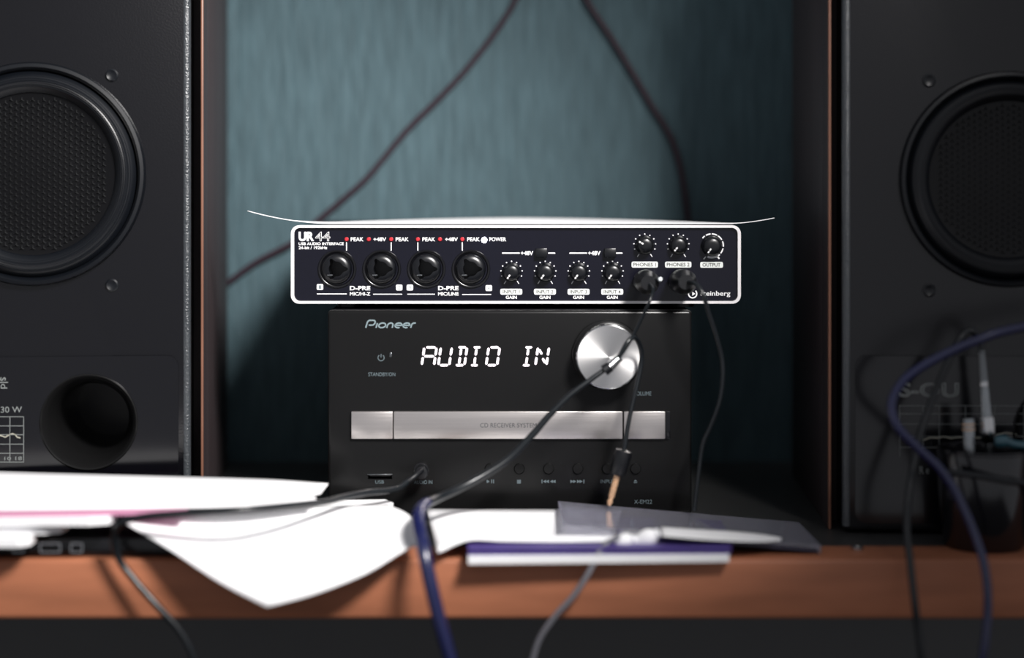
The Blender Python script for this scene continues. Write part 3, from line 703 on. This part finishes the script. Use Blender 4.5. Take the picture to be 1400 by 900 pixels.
# draped sheet: Coons patch over the desk edge
def coons(AB, DT, AT, BD, n=18):
    def s_(pts):
        c = cat_rom(pts, 8)
        def f(t):
            x = t * (len(c) - 1); i = min(int(x), len(c) - 2); return c[i].lerp(c[i + 1], x - i)
        return f
    c0, c1, d0, d1 = s_(AB), s_(DT), s_(AT), s_(BD); rows = []
    for j in range(n + 1):
        v = j / n; row = []
        for i in range(n + 1):
            u = i / n
            p = c0(u) * (1 - v) + c1(u) * v + d0(v) * (1 - u) + d1(v) * u
            p -= c0(0) * (1 - u) * (1 - v) + c0(1) * u * (1 - v) + c1(0) * (1 - u) * v + c1(1) * u * v
            row.append(p)
        rows.append(row)
    return rows
A = P(168, 713, -.112); B = P(530, 690, -.050); T = P(365, 830, -.142); D = P(574, 742, -.116)
rows = coons([A, P(250, 704, -.088), P(400, 694, -.062), B], [T, P(430, 812, -.138), P(500, 784, -.130), P(548, 755, -.121), D],
             [A, P(232, 751, -.124), P(300, 796, -.134), T], [B, P(556, 702, -.070), P(572, 722, -.095), D])
sheet('paper_sheet', rows, 'paper', 'white sheet with one corner bent down over the desk edge', 'paper', None, th=.0005)
slab_px('paper_sheet', [(428, 684), (470, 684), (527, 683), (538, 688), (534, 699), (440, 700)], .0118, .0150, 'paper', 'small white slip lying behind the drooping sheet below the elbow plug', 'paper')
# papers right of the blue cable
pad = slab_px('writing_pad', [(640, 722), (975, 722), (996, 750), (997, 758.5), (640, 761.5)], .0003, .0040, 'paper', 'white writing pad lying flat under the purple notebook', 'pad')
nb = thing('notebook', 'purple covered notebook between the white pad and loose pages', 'notebook', (onz(800, 735, .004).x, -.07, .004))
qq = [onz(u, v, .0076) for u, v in ((632, 712), (985, 712), (1003, 740), (998, 747.5), (640, 749.5))]
MB().slab([(p.x, p.y) for p in qq], .0041, .0052).build('back_cover', 'purple', nb, smooth=False)
qi = [onz(u, v, .0076) for u, v in ((634, 713), (983, 713), (998, 740), (994, 746.5), (641, 748.5))]
MB().slab([(p.x, p.y) for p in qi], .0052, .0064).build('page_block', 'purple', nb, smooth=False)
MB().slab([(p.x, p.y) for p in qq], .0064, .0076).build('front_cover', 'purple', nb, smooth=False)
sheet_poly('paper_sheet', [onz(583, 697, .0112), onz(640, 697.5, .0105), onz(700, 697.5, .0102), onz(775, 698, .0100), onz(850, 702, .0098)],
           [P(599, 757, -.119), P(640, 740, -.112), P(690, 741, -.110), P(770, 742, -.109), P(838, 741, -.108)], 'paper', 'white loose page spread out beside the thick blue cable', 'paper', None, th=.0006)
# clear case, tilted: its left end lies on the loose page
cs = thing('plastic_case', 'clear flat plastic case leaning on the pages in front of the receiver', 'case', onz(930, 715, .001))
c00 = P(763, 685.5, -.030); c10 = P(1092, 714.5, -.030)
dirx = (c10 - c00); dirx.y = 0; wdt = dirx.length; dirx.normalize()
up = Vector((-dirx.z, 0, dirx.x)); dy = Vector((0, -1, 0.02)).normalized()
def case_box(mb, a0, a1, b0, b1, h0, h1):
    pts = [c00 + dirx * a + dy * b_ + up * h for h in (h0, h1) for a, b_ in ((a0, b0), (a1, b0), (a1, b1), (a0, b1))]
    mb.add(pts, [(0, 3, 2, 1), (4, 5, 6, 7), (0, 1, 5, 4), (1, 2, 6, 5), (2, 3, 7, 6), (3, 0, 4, 7)]); return mb
case_box(MB(), 0, wdt, 0, .070, -.0010, 0).build('lid', 'clear', cs, smooth=False)
case_box(MB(), .052, wdt - .001, .001, .069, -.0034, -.0013).build('tray', 'tray', cs, smooth=False)
for a in (0, wdt - .0012): case_box(MB(), a, a + .0012, 0, .070, -.0038, -.0010).build('side_wall', 'clear', cs, smooth=False)
case_box(MB(), .0012, wdt - .0012, 0, .0010, -.0038, -.0010).build('rear_wall', 'clear', cs, smooth=False)
def on_case(u, v, lift=.0006):         # pixel -> point on the lid plane
    o = Vector((0, -1, H)); d = Vector(((u - 700) / F, 1, -(v - HV) / F)); nrm = dirx.cross(dy).normalized()
    t = (c00 - o).dot(nrm) / d.dot(nrm); return o + d * t + up * lift
sheet_poly('paper_sheet', [on_case(903, 723), on_case(950, 726), on_case(1000, 729), on_case(1040, 733), on_case(1068, 738)],
           [on_case(905, 735), on_case(950, 739), on_case(1000, 742), on_case(1040, 743), on_case(1068, 741)], 'paper', 'narrow white strip of paper lying on the clear plastic case', 'paper', None, th=.0004)
# earbuds
eb = thing('earbuds', 'pair of white earbuds with grey cable hanging over the desk edge', 'earbuds', onz(860, 748, .008))
for (u, v, ax) in ((851, 741, (1, -.3, .25)), (884, 737, (1, -.2, .55))):
    c = P(u, v, -.105); a = Vector(ax).normalized()
    MB().lathe([(0, -.0066), (.0028, -.0062), (.0040, -.0040), (.0045, -.0010), (.0046, .0015), (.0036, .0040), (.0024, .0052), (.0026, .0066), (.0016, .0074), (0, .0076)], c, a, 24).build('earbud', 'paper', eb)
cable([P(858, 738, -.106), P(843, 737, -.108), P(829, 743, -.112), P(818, 757, -.117), P(804, 785, -.121), P(784, 815, -.122), P(757, 845, -.122), P(735, 880, -.121), P(722, 930, -.12)], .0014, 'cabg', '', '', parent=eb)
cable([P(884, 737, -.105), P(868, 728, -.104), P(850, 730, -.106), P(840, 736, -.107)], .0012, 'cabg', '', '', parent=eb)

# ================================================================ RIGHT SIDE: CUP, PLUGS, CABLES
cupc = Vector((px(1345, -.078), -.078, 0)); cr = 0.0238; ch = pz(622, -.10)
cup = thing('cup', 'dark glossy round cup holding the metal jack plugs', 'cup', cupc)
MB().lathe([(0, 0), (cr * .80, 0), (cr * .86, .002), (cr * .96, ch * .6), (cr, ch * .94), (cr * .985, ch), (cr * .95, ch * .985), (cr * .93, ch * .9), (cr * .86, .006), (0, .004)], cupc, (0, 0, 1), 56).build('bowl', 'cup', cup)
hz = ch * .985
MB().lathe([(cr * 0.995, -.0004), (cr * 1.005, .0004), (cr * .985, .0011), (cr * .955, .0006), (cr * .955, -.0004)], cupc + Vector((0, 0, hz)), (0, 0, 1), 56).build('rim', 'cup', cup)
yj = -.076
jk = thing('jack_plug', 'tall metal jack plug with coiled strain relief standing in the cup', 'jack plug', P(1348, 700, yj))
def jz(v): return pz(v, yj)
jx = px(1350, yj)
def axl(v): return Vector((px(1342 + (v - 480) * .075, yj), yj, jz(v)))
def lathe_v(prof, m, name, par):       # prof: (radius_px, v) along the slightly leaning axis
    a, b_ = axl(prof[0][1]), axl(prof[-1][1]); d = b_ - a; s_ = 1 / F * (1 + yj)
    k = d.length / (prof[-1][1] - prof[0][1])
    MB().lathe([(r * s_, (v - prof[0][1]) * k) for r, v in prof], a, d, 28).build(name, m, par)
co = []
for k in range(0, 12):
    v = 479 + k * 3.6; co += [(3.6 + .12 * k, v), (5.0 + .12 * k, v + .9), (5.0 + .12 * k, v + 2.3), (3.6 + .12 * k, v + 3.2)]
lathe_v([(0, 478.9)] + co, 'nickel', 'strain_relief', jk)
lathe_v([(0, 520.5), (5.5, 521), (5.8, 523), (5.8, 528), (5, 529)], 'chrome', 'collar', jk)
lathe_v([(5.2, 528.5), (6.2, 531), (6.6, 545), (8.0, 569), (0, 569.5)], 'nickel', 'barrel', jk)
lathe_v([(0, 569), (9.5, 569.5), (10.6, 572), (10.6, 590), (9.0, 601), (7.0, 606), (6.5, 606), (0, 606.2)], 'chrome', 'nut', jk)
lathe_v([(0, 606), (5.8, 606), (5.8, 690), (4.2, 700), (0, 706)], 'nickel', 'shaft', jk)
ad = thing('jack_adapter', 'stubby grey jack adapter with brass rings standing in the cup', 'adapter', P(1324, 700, yj + .004))
ya = yj - .004; s_ = (1 + ya) / F; at_ = P(1323.5, 572, ya); ab = P(1328, 700, ya)
k = (ab - at_).length / 128
MB().lathe([(0, 0), (7.6 * s_, 0), (8.2 * s_, 1.5 * k), (8.2 * s_, 100 * k), (6 * s_, 128 * k), (0, 128 * k)], at_, ab - at_, 28).build('shaft', 'nickel', ad)
for dv in (7, 13.5):
    MB().lathe([(8.0 * s_, dv * k), (8.7 * s_, (dv + .4) * k), (8.7 * s_, (dv + 2.2) * k), (8.0 * s_, (dv + 2.6) * k)], at_, ab - at_, 28).build('brass_ring', 'gold', ad)
tp = thing('teal_plug', 'small glossy teal plug with cable resting on the cup rim', 'plug', P(1372, 612, -.07))
MB().tube(cat_rom([P(1362, 602, -.086), P(1372, 602, -.088), P(1384, 607, -.088), P(1400, 609, -.085), P(1430, 612, -.08), P(1460, 640, -.07)], 6), .0021, 12).build('sheath', 'teal', tp)
MB().lathe([(0, 0), (.0022, .0002), (.0031, .0012), (.0032, .0048), (.0024, .0068), (0, .0070)], P(1360, 604, -.086), P(1376, 603, -.088) - P(1360, 604, -.086), 20).build('plug_body', 'teal', tp)

cable([axl(480) + Vector((0, 0, -.001)), axl(472), P(1338, 462, yj), P(1331, 454, yj - .002), P(1323, 453, yj - .002), P(1312, 464, yj - .004), P(1298, 492, yj - .006), P(1284, 522, yj - .008), P(1270, 558, yj - .010), P(1258, 594, yj - .014), P(1250, 632, yj - .018), P(1242, 680, yj - .026), P(1240, 725, yj - .036), P(1244, 765, -.120), P(1249, 810, -.128), P(1255, 860, -.128), P(1261, 905, -.128), P(1266, 960, -.126)],
      0.0019, 'cabk', 'plug_cable', 'dark grey cable arching up from the tall jack plug and down past the desk edge')
cable([P(1470, 432, -.10), P(1400, 447, -.105), P(1365, 455, -.107), P(1340, 464, -.108), P(1312, 475, -.108), P(1283, 489, -.108), P(1255, 505, -.108), P(1232, 525, -.108), P(1219, 552, -.108), P(1226, 582, -.109), P(1252, 610, -.110), P(1282, 638, -.112), P(1304, 668, -.114), P(1322, 705, -.117), P(1336, 740, -.120), P(1345, 770, -.126), P(1350, 805, -.128), P(1350, 845, -.128), P(1345, 890, -.128), P(1335, 950, -.126)],
      0.0022, 'cabb', 'blue_cable', 'glossy dark blue cable looping in front of the unlit speaker')
cable([P(1288, 646, -.100), P(1315, 648, -.103), P(1345, 652, -.104), P(1375, 658, -.103), P(1410, 664, -.1), P(1460, 690, -.09)], .0017, 'cabk', 'short_cable', 'short dark cable bent across the front of the cup')
MB_ = MB().lathe([(0, 0), (.0030, 0), (.0032, .0006), (.0030, .0016), (.0018, .0022), (0, .0023)], onz(1172, 752, .0002), (0.1, -.2, 1), 20).build('metal_screw', 'chrome')
tag(MB_, 'small shiny metal screw head lying on the bare desk edge', 'screw')
